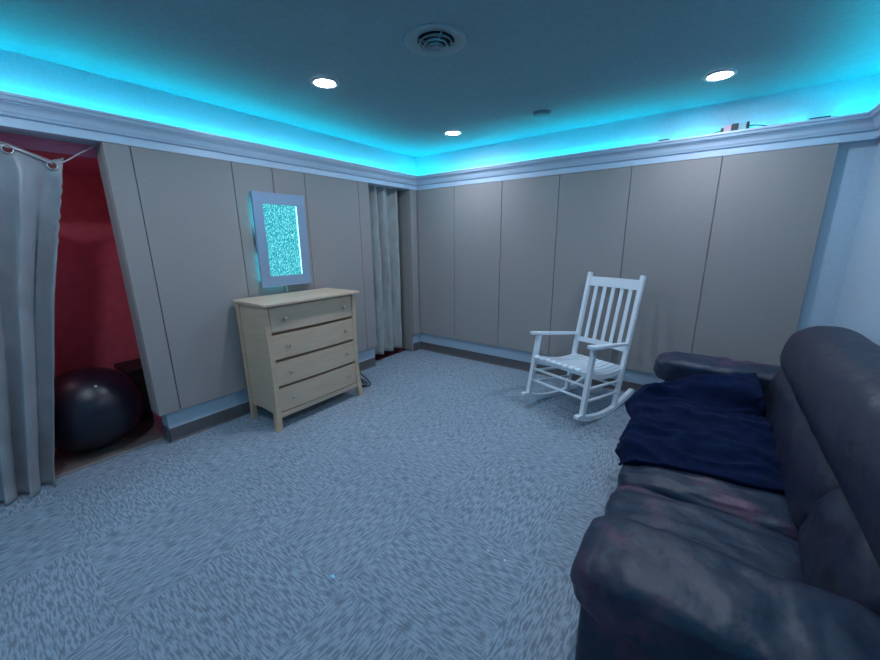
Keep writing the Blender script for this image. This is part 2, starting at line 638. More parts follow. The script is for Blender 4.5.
b_ = bmesh.new(); tube(b_, smoothpts([(-0.24, 0.0, -0.006), (-0.14, 0.0, 0.008), (-0.045, 0.0, 0.024)]), 0.003, 6); link('wire', b_, M_black, t, True)
b_ = bmesh.new(); tube(b_, smoothpts([(0.115, 0.0, 0.036), (0.18, 0.0, 0.026), (0.28, 0.0, -0.002), (0.36, 0.0, 0.004)]), 0.003, 6); link('wire', b_, M_black, t, True)
for xa, xb, zz, lb in ((2.550, 2.625, 2.196, 'short black strip clip lying left of the pink connector'), (3.43, 3.535, 2.196, 'longer black strip clip on the moulding near the right corner')):
    b_ = bmesh.new()
    box(b_, xa, xb, 0.004, 0.024, zz + 0.004, zz + 0.020, 0.004)
    for q in (xa + .01, xb - .01):
        box(b_, q - .004, q + .004, 0.008, 0.020, 2.1605, zz + 0.008)
    tag(link('strip_clip', b_, M_black), lb, 'clip', 'black clips on the back cove')

# ------------------------------------------------------------------ fabric wall panels
ZB = 0.2443
G = 0.0025


def panel_back(x0, x1, label):
    bm = bmesh.new()
    box(bm, x0 + G, x1 - G, 0.0, 0.049, ZB, ZT - 0.001, 0.004, 2)
    tag(link('acoustic_panel', bm, M_fabric), label, 'wall panel', 'fabric panels on the back wall')


def panel_left(y0, y1, label):
    bm = bmesh.new()
    box(bm, -0.049, 0.0, y0 + G, y1 - G, ZB, ZT - 0.001, 0.004, 2)
    return tag(link('acoustic_panel', bm, M_fabric), label, 'wall panel', 'fabric panels on the left wall')


bx = [0.0, 0.5515, 1.1547, 1.7592, 2.3742, 2.9915, 3.6061]
bl = ['beige fabric wall panel on the back wall nearest the room corner',
      'beige fabric wall panel on the back wall, second from the corner',
      'beige fabric panel on the back wall, third from the corner, left of the rocking chair',
      'beige fabric wall panel directly behind the white rocking chair back',
      'beige fabric wall panel between rocking chair and the sofa arm',
      'rightmost beige fabric wall panel, behind the far end of the sofa']
for i in range(6):
    panel_back(bx[i], bx[i + 1], bl[i])
ly = [-2.9359, -2.7999, -2.1902, -1.8658, -1.5648, -0.9425, -0.7926]
ll = ['narrow beige end panel wrapping the corner beside the red alcove',
      'wide beige fabric panel on the left wall between alcove and glowing frame',
      'beige fabric panel behind the left half of the glowing frame',
      'narrow beige fabric panel behind the right half of the glowing frame',
      'wide beige fabric panel right of the glowing frame, above the dresser end',
      'slim beige fabric strip just left of the short grey curtain']
for i in range(6):
    p = panel_left(ly[i], ly[i + 1], ll[i])
    if i == 0:
        bm = bmesh.new()
        box(bm, -0.165, -0.0495, -2.9334, -2.8965, ZB, ZT - 0.001, 0.004, 2)
        link('side_return', bm, M_seam, p)
bm = bmesh.new()
box(bm, -0.0495, 0.0, -0.1255, -0.003, ZB, ZT - 0.001, 0.003)
pp = tag(link('acoustic_panel', bm, M_fabric), 'slim beige fabric post between the short curtain and the room corner', 'wall panel', 'fabric panels on the left wall')
bm = bmesh.new()
box(bm, -0.32, -0.0498, -0.1245, -0.101, 0.02, ZT - 0.001, 0.003)
link('side_return', bm, M_seam, pp)

# ------------------------------------------------------------------ ceiling fittings
lamps = [(0.905, -1.98, 'recessed ceiling downlight above the dresser side, left of the round vent'),
         (0.912, -0.55, 'small distant recessed downlight near the far corner of the ceiling'),
         (2.918, -0.556, 'recessed ceiling downlight on the right, above the rocking chair and sofa'),
         (2.918, -1.98, 'recessed ceiling downlight over the middle of the sofa'),
         (0.905, -3.42, 'recessed ceiling downlight near the alcove curtain')]
M_ring = mat('lamp_ring', (0.45, 0.45, 0.47), 0.4)
for x, y, lb in lamps:
    t = empty('downlight', (x, y, ZC), 0, lb, 'ceiling light', 'recessed downlights')
    bm = bmesh.new()
    lathe(bm, [(0.088, -0.0005), (0.086, -0.005), (0.078, -0.007), (0.064, -0.006), (0.060, -0.0005)], 40)
    link('trim_ring', bm, M_ring, t, True)
    bm = bmesh.new()
    rr = lathe(bm, [(0.0005, -0.006), (0.040, -0.0055), (0.060, -0.0025), (0.061, -0.0005)], 40)
    link('lens', bm, M_lamp, t, True)

t = empty('ceiling_vent', (1.765, -1.957, ZC), 0, 'round grey ceiling vent with concentric louvre rings', 'vent')
bm = bmesh.new()
lathe(bm, [(0.156, 0.0), (0.155, -0.006), (0.150, -0.009), (0.125, -0.006), (0.100, -0.003), (0.094, -0.003), (0.093, 0.0)], 56)
link('flange', bm, M_vent, t, True)
bm = bmesh.new()
lathe(bm, [(0.0005, -0.001), (0.094, -0.001)], 48)
link('duct_opening', bm, M_void, t)
for r0, r1, za, zb in ((0.074, 0.084, -0.004, -0.020), (0.050, 0.060, -0.008, -0.028), (0.026, 0.036, -0.012, -0.034)):
    bm = bmesh.new()
    lathe(bm, [(r0, za), (r1, zb), (r1 + 0.003, zb), (r0 + 0.003, za), (r0, za)], 48)
    link('louvre_ring', bm, M_vent, t, True)
bm = bmesh.new()
lathe(bm, [(0.0005, -0.030), (0.020, -0.030), (0.024, -0.036), (0.018, -0.016), (0.0005, -0.014)], 32)
link('centre_disc', bm, M_vent, t, True)
for k in range(4):
    a = k * PI / 2 + PI / 4 + 0.15
    bm = bmesh.new()
    bar(bm, (0.012 * math.cos(a), 0.012 * math.sin(a), -0.022), (0.095 * math.cos(a), 0.095 * math.sin(a), -0.006), 0.003, 0.012, bevel=0)
    link('spoke', bm, M_vent, t)
for k in (0, 1):
    a = 0.635 + k * PI
    bm = bmesh.new()
    lathe(bm, [(0.0005, -0.010), (0.004, -0.0095), (0.005, -0.005)], 12, (0.112 * math.cos(a), 0.112 * math.sin(a), 0))
    link('screw', bm, M_nickel, t, True)

bm = bmesh.new()
lathe(bm, [(0.072, 0.0), (0.071, -0.010), (0.064, -0.020), (0.050, -0.024), (0.0005, -0.025)], 40, (1.782, -0.575, ZC))
tag(link('smoke_detector', bm, mat('detector_plastic', (0.14, 0.24, 0.28), 0.5), smooth=True), 'small dark round detector disc on the ceiling between the two far downlights', 'detector')

# ------------------------------------------------------------------ glowing bubble frame
t = empty('bubble_wall_lamp', (0.0, -1.858, 1.455), 0, 'upright blue-grey frame with glowing cyan bubble panel on the left wall above the dresser', 'wall lamp')
t.rotation_euler = (math.radians(-0.4), 0, 0)
hw, hh, iw, ih = 0.233, 0.382, 0.152, 0.293
xf = 0.050
bm = bmesh.new()
for (ya, yb, za, zb) in ((-hw, hw, ih, hh), (-hw, hw, -hh, -ih), (-hw, -iw, -ih, ih), (iw, hw, -ih, ih)):
    box(bm, xf - 0.022, xf, ya, yb, za, zb, 0.002)
link('frame', bm, M_frost, t)
bm = bmesh.new()
box(bm, xf - 0.020, xf - 0.010, -iw, iw, -ih, ih)
link('bubble_panel', bm, M_bubble, t)
bm = bmesh.new()
box(bm, xf - 0.0099, xf - 0.003, iw - 0.006, iw - 0.0005, -ih + .004, ih - 0.004)
link('light_edge', bm, emit_mat('bright_led_edge', (0.45, 1.0, 1.0), 1.6), t)
bm = bmesh.new()
box(bm, 0.004, xf - 0.023, -hw + 0.07, hw - 0.05, -hh + 0.06, hh - 0.06, 0.003)
link('housing', bm, M_black, t)
for (ya_, yb_, z0_, z1_) in ((-hw + 0.040, -hw + 0.055, 0.08, 0.33), (-hw + 0.040, -hw + 0.055, -0.32, -0.10), (-0.16, -0.02, -hh + 0.035, -hh + 0.048)):
    bm = bmesh.new()
    box(bm, 0.010, 0.018, ya_, yb_, z0_, z1_)
    link('backlight', bm, M_back, t)
bm = bmesh.new()
tube(bm, smoothpts([(0.02, 0.0, -hh + 0.06), (0.022, 0.0, -hh - 0.03), (0.018, 0.003, -0.44), (0.014, 0.0, -0.50)]), 0.0035, 8)
link('power_cord', bm, M_plate, t, True)


# ------------------------------------------------------------------ dresser
t = empty('dresser', (0.26, -1.90, 0), 0, 'pale maple four-drawer dresser with round knobs against the left wall', 'dresser')
OX, OY = 0.26, -1.90
def W(bm):
    bmesh.ops.translate(bm, vec=(-OX, -OY, 0), verts=bm.verts)
    return bm
bm = bmesh.new()
box(bm, 0.038, 0.505, -2.345, -1.450, 0.988, 1.010, 0.006, 3)
link('top', W(bm), M_mapleh, t)
bm = bmesh.new()   # carcass: sides, back, bottom
box(bm, 0.075, 0.445, -2.322, -2.300, 0.145, 0.988, 0.002)
box(bm, 0.075, 0.445, -1.500, -1.478, 0.145, 0.988, 0.002)
box(bm, 0.075, 0.090, -2.300, -1.500, 0.145, 0.988)
box(bm, 0.090, 0.425, -2.300, -1.500, 0.145, 0.165)
link('carcass', W(bm), M_maple, t)
bm = bmesh.new()
box(bm, 0.405, 0.432, -2.300, -1.500, 0.165, 0.988)
link('dark_interior', W(bm), M_dark, t)
dz = [(0.786, 0.976), (0.572, 0.762), (0.358, 0.548), (0.146, 0.334)]
for z0, z1 in dz:
    d = empty('drawer', (0, 0, 0), 0, None, None)
    d.parent = t
    COL.objects.unlink(d)
    bpy.data.objects.remove(d)
    bm = bmesh.new()
    n = 20
    pts = []
    for i in range(n + 1):
        y = -2.284 + (0.768) * i / n
        pts.append((0.455 + 0.010 * math.sin(PI * i / n), y))
    poly = pts + [(0.434, -1.516), (0.434, -2.284)]
    prism(bm, [(p[0], p[1]) for p in poly], z0, z1, 'z')
    bmesh.ops.bevel(bm, geom=[e for e in bm.edges if abs(e.verts[0].co.z - e.verts[1].co.z) < 1e-6 and min(e.verts[0].co.x, e.verts[1].co.x) > 0.45], offset=0.004, segments=2, affect='EDGES')
    dr = link('drawer', W(bm), M_mapleh, t)
    for ky in (-2.172, -1.612):
        bm = bmesh.new()
        xo = 0.457
        lathe(bm, [(0.006, 0), (0.0055, 0.012), (0.013, 0.017), (0.0145, 0.023), (0.012, 0.028), (0.0005, 0.030)], 20, (xo + 0.002, ky, (z0 + z1) / 2), 'x')
        link('knob', W(bm), M_nickel, dr, True)
    # thin rails between drawers, coloured dark brown to paint the shadow lines
for zr in (0.766, 0.552, 0.338):
    bm = bmesh.new()
    box(bm, 0.430, 0.440, -2.290, -1.510, zr, zr + 0.014, 0.001)
    link('rail', W(bm), mat('rail_shade', (0.22, 0.15, 0.10), 0.6), t)
bm = bmesh.new()
n = 20
box(bm, 0.430, 0.458, -2.290, -1.510, 0.100, 0.138, 0.004)
box(bm, 0.425, 0.450, -2.290, -1.510, 0.092, 0.102, 0.001)
link('apron', W(bm), M_mapleh, t)


def sabre(ys, side):
    """front leg: gently waisted post whose foot kicks outward"""
    bm = bmesh.new()
    rings = []
    N = 26
    for i in range(N + 1):
        z = 0.988 * i / N
        k = z / 0.988
        kick = 0.016 * math.exp(-k * 8.0) - 0.012 * math.sin(PI * k) + 0.006 * k
        wy = 0.040 + 0.010 * math.exp(-k * 9)
        xk = 0.014 * math.exp(-k * 8.0) - 0.004 * math.sin(PI * k)
        cy_ = ys + side * kick
        xo = 0.462 + xk
        ring = [bm.verts.new((xo, cy_ - wy / 2, z)), bm.verts.new((xo, cy_ + wy / 2, z)), bm.verts.new((xo - 0.042, cy_ + wy / 2, z)), bm.verts.new((xo - 0.042, cy_ - wy / 2, z))]
        rings.append(ring)
    for a, b in zip(rings, rings[1:]):
        for k in range(4):
            bm.faces.new((a[k], a[(k + 1) % 4], b[(k + 1) % 4], b[k]))
    bm.faces.new(rings[0][::-1])
    bm.faces.new(rings[-1])
    bmesh.ops.bevel(bm, geom=[e for e in bm.edges if abs(e.verts[0].co.z - e.verts[1].co.z) > 0.01], offset=0.004, segments=2, affect='EDGES')
    return bm


link('leg', W(sabre(-2.309, -1)), M_maple, t)
link('leg', W(sabre(-1.491, 1)), M_maple, t)
for ys, sd in ((-2.316, -1), (-1.484, 1)):
    bm = bmesh.new()
    poly = [(0.045, 0), (0.092, 0), (0.100, 0.145), (0.100, 0.988), (0.055, 0.988), (0.056, 0.15)]
    prism(bm, poly, ys - 0.018, ys + 0.018, 'y')
    link('leg', W(bm), M_maple, t)
for ys in (-2.322, -1.500):
    bm = bmesh.new()
    poly = [(0.09, 0.150), (0.43, 0.150), (0.43, 0.115), (0.39, 0.133), (0.26, 0.140), (0.13, 0.133), (0.09, 0.115)]
    prism(bm, poly, ys + .002, ys + 0.020, 'y')
    link('side_apron', W(bm), M_maple, t)

# cable bunch behind the dresser
t = empty('cable_bundle', (0.1, -1.28, 0), 0, 'bunch of looped black cables on the carpet at the right side of the dresser', 'cable')
for k, pts in enumerate([
        [(0.02, -1.38, 0.30), (0.05, -1.34, 0.22), (0.10, -1.28, 0.10), (0.20, -1.23, 0.02), (0.30, -1.25, 0.012), (0.33, -1.32, 0.010), (0.26, -1.38, 0.012), (0.14, -1.40, 0.06), (0.05, -1.40, 0.2)],
        [(0.02, -1.36, 0.28), (0.08, -1.30, 0.20), (0.18, -1.24, 0.10), (0.28, -1.22, 0.03), (0.36, -1.26, 0.012), (0.34, -1.34, 0.010), (0.24, -1.37, 0.012), (0.12, -1.35, 0.05)],
        [(0.05, -1.39, 0.20), (0.16, -1.33, 0.10), (0.24, -1.30, 0.05), (0.30, -1.29, 0.012), (0.29, -1.35, 0.010), (0.20, -1.39, 0.012)]]):
    bm = bmesh.new()
    tube(bm, [(p[0] - 0.1, p[1] + 1.28, p[2]) for p in smoothpts(pts, 8)], 0.006, 8)
    link('cable_loop', bm, M_black, t, True)
bm = bmesh.new()
tube(bm, [(p[0] - 0.1, p[1] + 1.28, p[2]) for p in smoothpts([(0.0, -1.20, 0.10), (0.02, -1.17, 0.04), (0.06, -1.16, 0.008), (0.12, -1.20, 0.008), (0.16, -1.26, 0.03)], 8)], 0.005, 8)
link('white_cable', bm, M_plate, t, True)['label'] = 'white cable'

# ------------------------------------------------------------------ rocking chair
AR = math.radians(-18.87)
t = empty('rocking_chair', (2.1434, -0.7552, 0), AR, 'white wooden slatted rocking chair with tall back in front of the back wall', 'rocking chair')
HW = 0.248
def hwy(y):
    return 0.266 - 0.060 * max(-0.1, min(0.6, y))
YC, RR = 0.30, 1.044
def rz_(y):
    return (y - YC) ** 2 / (2 * RR)
for s in (1, -1):
    bm = bmesh.new()
    n = 28
    lo, hi = [], []
    for i in range(n + 1):
        y = -0.165 + (0.735 + 0.165) * i / n
        zz = rz_(y)
        th = 0.040 * (1 if 0 < i < n else 0.55)
        lo.append((y, zz))
        hi.append((y, zz + th))
    prism(bm, lo + hi[::-1], -0.018, 0.018, 'x')
    for v in bm.verts:
        v.co.x += s * hwy(v.co.y)
    link('rocker', bm, M_white, t)
# profile points (y, z)
lb, lt_ = (-0.085, 0.100), (0.006, 0.632)
rb, rtp = (0.425, 0.030), (0.660, 1.142)
def lerp(a, b, k):
    return (a[0] + (b[0] - a[0]) * k, a[1] + (b[1] - a[1]) * k)
def onleg(z):
    return lerp(lb, lt_, (z - lb[1]) / (lt_[1] - lb[1]))[0]
def onpost(z):
    return lerp(rb, rtp, (z - rb[1]) / (rtp[1] - rb[1]))[0]
for s in (1, -1):
    bm = bmesh.new()
    bar(bm, (s * hwy(lb[0]), lb[0], lb[1]), (s * hwy(lt_[0]), lt_[0], lt_[1]), 0.036, 0.042, (0, 1, 0), 0.005)
    link('front_leg', bm, M_white, t)
    bm = bmesh.new()
    bar(bm, (s * hwy(rb[0]), rb[0], rb[1]), (s * (hwy(rb[0]) + 0.002), rtp[0], rtp[1]), 0.034, 0.042, (0, 1, 0), 0.006)
    link('back_post', bm, M_white, t)
    # arm: paddle shaped board
    bm = bmesh.new()
    top = []
    outl = [(-0.072, -0.020), (-0.079, 0.0), (-0.072, 0.024), (-0.05, 0.040), (0.0, 0.042), (0.15, 0.032), (0.35, 0.024), (0.52, 0.020), (0.52, -0.018), (0.35, -0.020), (0.15, -0.024), (0.0, -0.032), (-0.05, -0.032)]
    def az(y):
        return 0.645 - (y + 0.06) * 0.135
    a = [bm.verts.new((s * (hwy(p[0]) + 0.006 + p[1]), p[0], az(p[0]))) for p in outl]
    b = [bm.verts.new((s * (hwy(p[0]) + 0.006 + p[1]), p[0], az(p[0]) + 0.022)) for p in outl]
    N_ = len(outl)
    for k in range(N_):
        bm.faces.new((a[k], a[(k + 1) % N_], b[(k + 1) % N_], b[k]))
    bm.faces.new(a); bm.faces.new(b[::-1])
    bmesh.ops.bevel(bm, geom=list(bm.edges), offset=0.003, segments=2, affect='EDGES')
    link('arm', bm, M_white, t)
    # side stretchers
    for zf, zr in ((0.315, 0.258), (0.215, 0.160)):
        bm = bmesh.new()
        tube(bm, [(s * hwy(y_), y_, z_) for y_, z_ in ((onleg(zf), zf), ((onleg(zf) + onpost(zr)) / 2, (zf + zr) / 2), (onpost(zr), zr))], 0.0115, 10)
        link('side_stretcher', bm, M_white, t, True)
    # seat side rail (curved dip)
    bm = bmesh.new()
    n = 14
    up_, dn_ = [], []
    for i in range(n + 1):
        k = i / n
        y = onleg(0.44) + (onpost(0.375) - onleg(0.44)) * k
        z = 0.445 - 0.075 * k - 0.030 * math.sin(PI * k)
        up_.append((y, z)); dn_.append((y, z - 0.045))
    prism(bm, up_ + dn_[::-1], -0.010, 0.010, 'x')
    for v in bm.verts:
        v.co.x += s * (hwy(v.co.y) - 0.008)
    link('seat_rail', bm, M_white, t)
# seat slats run front to back and follow the dip
ns = 9
for i in range(ns):
    q = -1 + 2 * (i + 0.5) / ns
    bm = bmesh.new()
    n = 16
    rings = []
    for j in range(n + 1):
        k = -0.07 + 1.07 * j / n
        y = onleg(0.44) + (onpost(0.375) - onleg(0.44)) * k
        kk = max(k, 0)
        z = 0.447 - 0.075 * kk - 0.030 * math.sin(PI * kk) - (0.010 if j == 0 else 0)
        hw_ = (hwy(y) - 0.006) / ns * 0.84
        if j == 0:
            hw_ *= 0.75
        xc_ = q * (hwy(y) - 0.006)
        rings.append([bm.verts.new(p) for p in ((xc_ - hw_, y, z), (xc_ - hw_ * 0.9, y, z + 0.013), (xc_ + hw_ * 0.9, y, z + 0.013), (xc_ + hw_, y, z))])
    for a, b in zip(rings, rings[1:]):
        for k in range(4):
            bm.faces.new((a[k], a[(k + 1) % 4], b[(k + 1) % 4], b[k]))
    bm.faces.new(rings[0]); bm.faces.new(rings[-1][::-1])
    link('seat_slat', bm, M_white, t)
# front and rear cross stretchers
for zz in (0.335, 0.235):
    bm = bmesh.new(); tube(bm, [(-hwy(0), onleg(zz), zz), (0, onleg(zz), zz), (hwy(0), onleg(zz), zz)], 0.0115, 10)
    link('front_stretcher', bm, M_white, t, True)
bm = bmesh.new(); tube(bm, [(-hwy(.45), onpost(0.21), 0.21), (0, onpost(0.21), 0.21), (hwy(.45), onpost(0.21), 0.21)], 0.0115, 10)
link('rear_stretcher', bm, M_white, t, True)
# back rails and slats
HW = hwy(rb[0])
pd = Vector((0, rtp[0] - rb[0], rtp[1] - rb[1])).normalized()
def backrail(name, zc, hgt, bow):
    bm = bmesh.new()
    n = 12
    rings = []
    for i in range(n + 1):
        x = -HW + 2 * HW * i / n
        off = bow * math.sin(PI * i / n)
        c = Vector((x, onpost(zc) + off, zc))
        nn = Vector((0, pd.z, -pd.y))
        q = [c + pd * hgt / 2 + nn * 0.009, c + pd * hgt / 2 - nn * 0.009, c - pd * hgt / 2 - nn * 0.009, c - pd * hgt / 2 + nn * 0.009]
        rings.append([bm.verts.new(v) for v in q])
    for a, b in zip(rings, rings[1:]):
        for k in range(4):
            bm.faces.new((a[k], a[(k + 1) % 4], b[(k + 1) % 4], b[k]))
    bm.faces.new(rings[0]); bm.faces.new(rings[-1][::-1])
    link(name, bm, M_white, t)
backrail('top_rail', 1.062, 0.085, 0.02)
backrail('bottom_rail', 0.525, 0.045, 0.02)
for i in range(5):
    x = -HW + 2 * HW * (i + 1) / 6
    off = 0.02 * math.sin(PI * (x + HW) / (2 * HW))
    bm = bmesh.new()
    bar(bm, (x, onpost(0.53) + off, 0.53), (x, onpost(1.03) + off, 1.03), 0.032, 0.011, (0, 1, 0), 0.002)
    link('back_slat', bm, M_white, t)
bm = bmesh.new()
box(bm, -HW, HW, onpost(0.36) - 0.012, onpost(0.36) + 0.012, 0.335, 0.380, 0.003)
link('rear_seat_rail', bm, M_white, t)
bm = bmesh.new()
box(bm, -hwy(0), hwy(0), onleg(0.42) - 0.010, onleg(0.42) + 0.010, 0.405, 0.447, 0.003)
link('front_seat_rail', bm, M_white, t)

# ------------------------------------------------------------------ sofa
SX, SY = 3.30, -1.77
t = empty('sofa', (SX, SY, 0), 0, 'dark worn leather three-seat sofa with pillow arms along the right wall', 'sofa')
def Wt(bm):
    bmesh.ops.translate(bm, vec=(-SX, -SY, 0), verts=bm.verts)
    return bm
YA, YZ = -2.905, -0.625           # outer arm faces
bm = bmesh.new()
box(bm, 2.90, 3.72, YA + 0.06, YZ - 0.06, 0.05, 0.30, 0.02, 3)
link('base', Wt(bm), M_leather2, t, True)
bm = bmesh.new()
box(bm, 3.56, 3.745, YA + 0.07, YZ - 0.07, 0.06, 0.90, 0.03, 3)
link('back_frame', Wt(bm), M_leather2, t, True)
for y0, y1 in ((YA + 0.045, YA + 0.26), (YZ - 0.26, YZ - 0.03)):
    bm = bmesh.new()
    box(bm, 2.875, 3.72, y0, y1, 0.035, 0.545, 0.02, 3)
    a_ = link('armrest', Wt(bm), M_leather, t, True)
    bm = bmesh.new()
    yc = (y0 + y1) / 2 + (0.01 if y0 < -2 else -0.01)
    def armfn(u):
        zup = 0.10 * (1 - u.y * u.y) * max(u.z, 0)
        return (-0.05 * max(0, -u.x) * (1 - abs(u.z)), 0.0, zup - 0.10 * max(0, u.x) * 0 - 0.06 * max(0, -u.x - 0.7))
    cushion(bm, (3.225 if y0 < -2 else 3.200, yc, 0.578), (0.368 if y0 < -2 else 0.385, 0.148, 0.082), 5.5, 38, armfn, 0.011, (9, 5, 9), 3.0 + y0, None, 0.8)
    link('arm_pad', Wt(bm), M_leather, a_, True)
seats = [(-2.655, -2.125), (-2.125, -1.505), (-1.505, -0.875)]
for i, (y0, y1) in enumerate(seats):
    yc, hy = (y0 + y1) / 2, (y1 - y0) / 2
    bm = bmesh.new()
    def seatfn(u):
        return (0, 0, 0.10 * (1 - u.y * u.y) * (1 - u.x * u.x) * max(u.z, 0) - 0.10 * max(0, -u.x - 0.6) * max(u.z, 0))
    cushion(bm, (3.16, yc, 0.365), (0.335, hy + 0.006, 0.106), 5.0, 40, seatfn, 0.013, (3.0, 15, 4), i * 7.3, 18, 0.9)
    link('seat_cushion', Wt(bm), M_leather, t, True)
    bm = bmesh.new()
    box(bm, 2.862, 2.90, y0 + 0.003, y1 - 0.003, 0.05, 0.29, 0.012, 3)
    link('front_panel', Wt(bm), M_leather2, t, True)
backs = [(-2.655, -2.16), (-2.16, -0.875)]
for i, (y0, y1) in enumerate(backs):
    yc, hy = (y0 + y1) / 2, (y1 - y0) / 2
    bm = bmesh.new()
    def lumfn(u):
        return (0.26 * u.z + 0.10, 0, 0)
    cushion(bm, (3.492, yc, 0.592), (0.122, hy + 0.006, 0.178), 2.5, 48, lumfn, 0.011, (6, 9, 9), i * 3.3 + 20, 16)
    link('lumbar_cushion', Wt(bm), M_leather2, t, True)
for i, (y0, y1) in enumerate([(-2.80, -0.735)]):
    yc, hy = (y0 + y1) / 2, (y1 - y0) / 2
    bm = bmesh.new()
    def upfn(u):
        return (0.20 * u.z, 0, -0.05 * abs(u.y) ** 4 * max(u.z, 0))
    cushion(bm, (3.575, yc, 0.828), (0.152, hy + 0.006, 0.156), 2.4, 60, upfn, 0.012, (5, 5, 7), i * 5.1 + 50, 16)
    link('back_cushion', Wt(bm), M_leather2, t, True)
for x in (2.95, 3.66):
    for y in (YA + 0.12, YZ - 0.12):
        bm = bmesh.new()
        lathe(bm, [(0.0005, 0), (0.022, 0), (0.028, 0.052), (0.0005, 0.052)], 16, (x, y, 0))
        link('foot', Wt(bm), M_black, t)

# ------------------------------------------------------------------ blanket heaped at the far end of the seat
def at(u, v, z):
    d = fw + rt * ((u - 440) / F) - up * ((v - 330) / F)
    k = (z - CAM.z) / d.z
    return CAM + d * k
rows = [
    [(619, 466, .42), (633, 461, .486), (660, 464, .492), (700, 473, .492), (745, 485, .492), (786, 492, .492)],
    [(617, 447, .42), (628, 446, .500), (665, 441, .515), (705, 452, .520), (750, 466, .518), (786, 476, .505)],
    [(620, 437, .42), (632, 429, .520), (668, 424, .535), (708, 432, .540), (752, 445, .535), (782, 455, .515)],
    [(630, 424, .43), (640, 413, .530), (672, 410, .545), (710, 415, .550), (750, 424, .545), (777, 435, .525)],
    [(624, 404, .44), (638, 401, .515), (670, 403, .520), (706, 409, .520), (745, 413, .530), (766, 418, .530)],
    [(636, 393, .49), (648, 390, .570), (672, 388, .590), (705, 385, .615), (740, 388, .645), (764, 396, .640)],
    [(641, 387, .51), (652, 384, .565), (675, 383, .590), (706, 378, .625), (738, 375, .655), (756, 372, .665)],
]
ctrl = [[at(*p) for p in r] for r in rows]
def cr(p0, p1, p2, p3, t_):
    return 0.5 * ((2 * p1) + (-p0 + p2) * t_ + (2 * p0 - 5 * p1 + 4 * p2 - p3) * t_ * t_ + (-p0 + 3 * p1 - 3 * p2 + p3) * t_ ** 3)
def sample(line, k):
    n = len(line) - 1
    k = min(max(k, 0), 1) * n
    i = min(int(k), n - 1)
    return cr(line[max(i - 1, 0)], line[i], line[i + 1], line[min(i + 2, n)], k - i)
NU, NV = 70, 70
bm = bmesh.new()
grid = []
for j in range(NV + 1):
    row = []
    for i in range(NU + 1):
        cp = sample([sample(r, i / NU) for r in ctrl], j / NV)
        fade = min(1, i / 8, (NU - i) / 5 + .3, j / 5 + .15, (NV - j) / 5 + .3)
        q = Vector((cp.x * 3.2, cp.y * 13 + 0.8 * noise.noise(cp * 5), 0.3))
        rdg = 1 - abs(noise.noise(q)) * 2
        h_ = 0.034 * rdg * rdg + 0.010 * noise.noise(cp * 16) + 0.009 * math.sin(cp.y * 34 + 3 * cp.x + 2.0 * noise.noise(cp * 4))
        cp = cp + Vector((0, 0, h_ * fade))
        # ragged outer edges
        if i < 6:
            cp.x += 0.030 * noise.noise(Vector((j * 0.19, 3.3, 0))) * (6 - i) / 6
        row.append(bm.verts.new(cp))
    grid.append(row)
for j in range(NV):
    for i in range(NU):
        bm.faces.new((grid[j][i], grid[j][i + 1], grid[j + 1][i + 1], grid[j + 1][i]))
# tuck the near, right and far edges down
def skirt(line, off):
    nl = []
    for v in line:
        z = max(v.co.z + off[2], 0.455)
        if v.co.z < 0.46:
            z = v.co.z - 0.004
        nl.append(bm.verts.new(Vector((v.co.x + off[0], v.co.y + off[1], z))))
    for a in range(len(line) - 1):
        bm.faces.new((line[a], line[a + 1], nl[a + 1], nl[a]))
skirt(grid[0], (0, 0.012, -0.03))
skirt([grid[j][NU] for j in range(NV + 1)], (-0.01, 0.0, -0.05))
skirt(grid[NV], (0, 0.03, -0.055))
bl_ = link('blanket', bm, M_blanket, smooth=True)
tag(bl_, 'rumpled navy blue blanket heaped on the far seat and arm of the sofa', 'blanket')
so = bl_.modifiers.new('thickness', 'SOLIDIFY'); so.thickness = 0.010; so.offset = -1
sb = bl_.modifiers.new('smooth', 'SUBSURF'); sb.levels = 1; sb.render_levels = 1

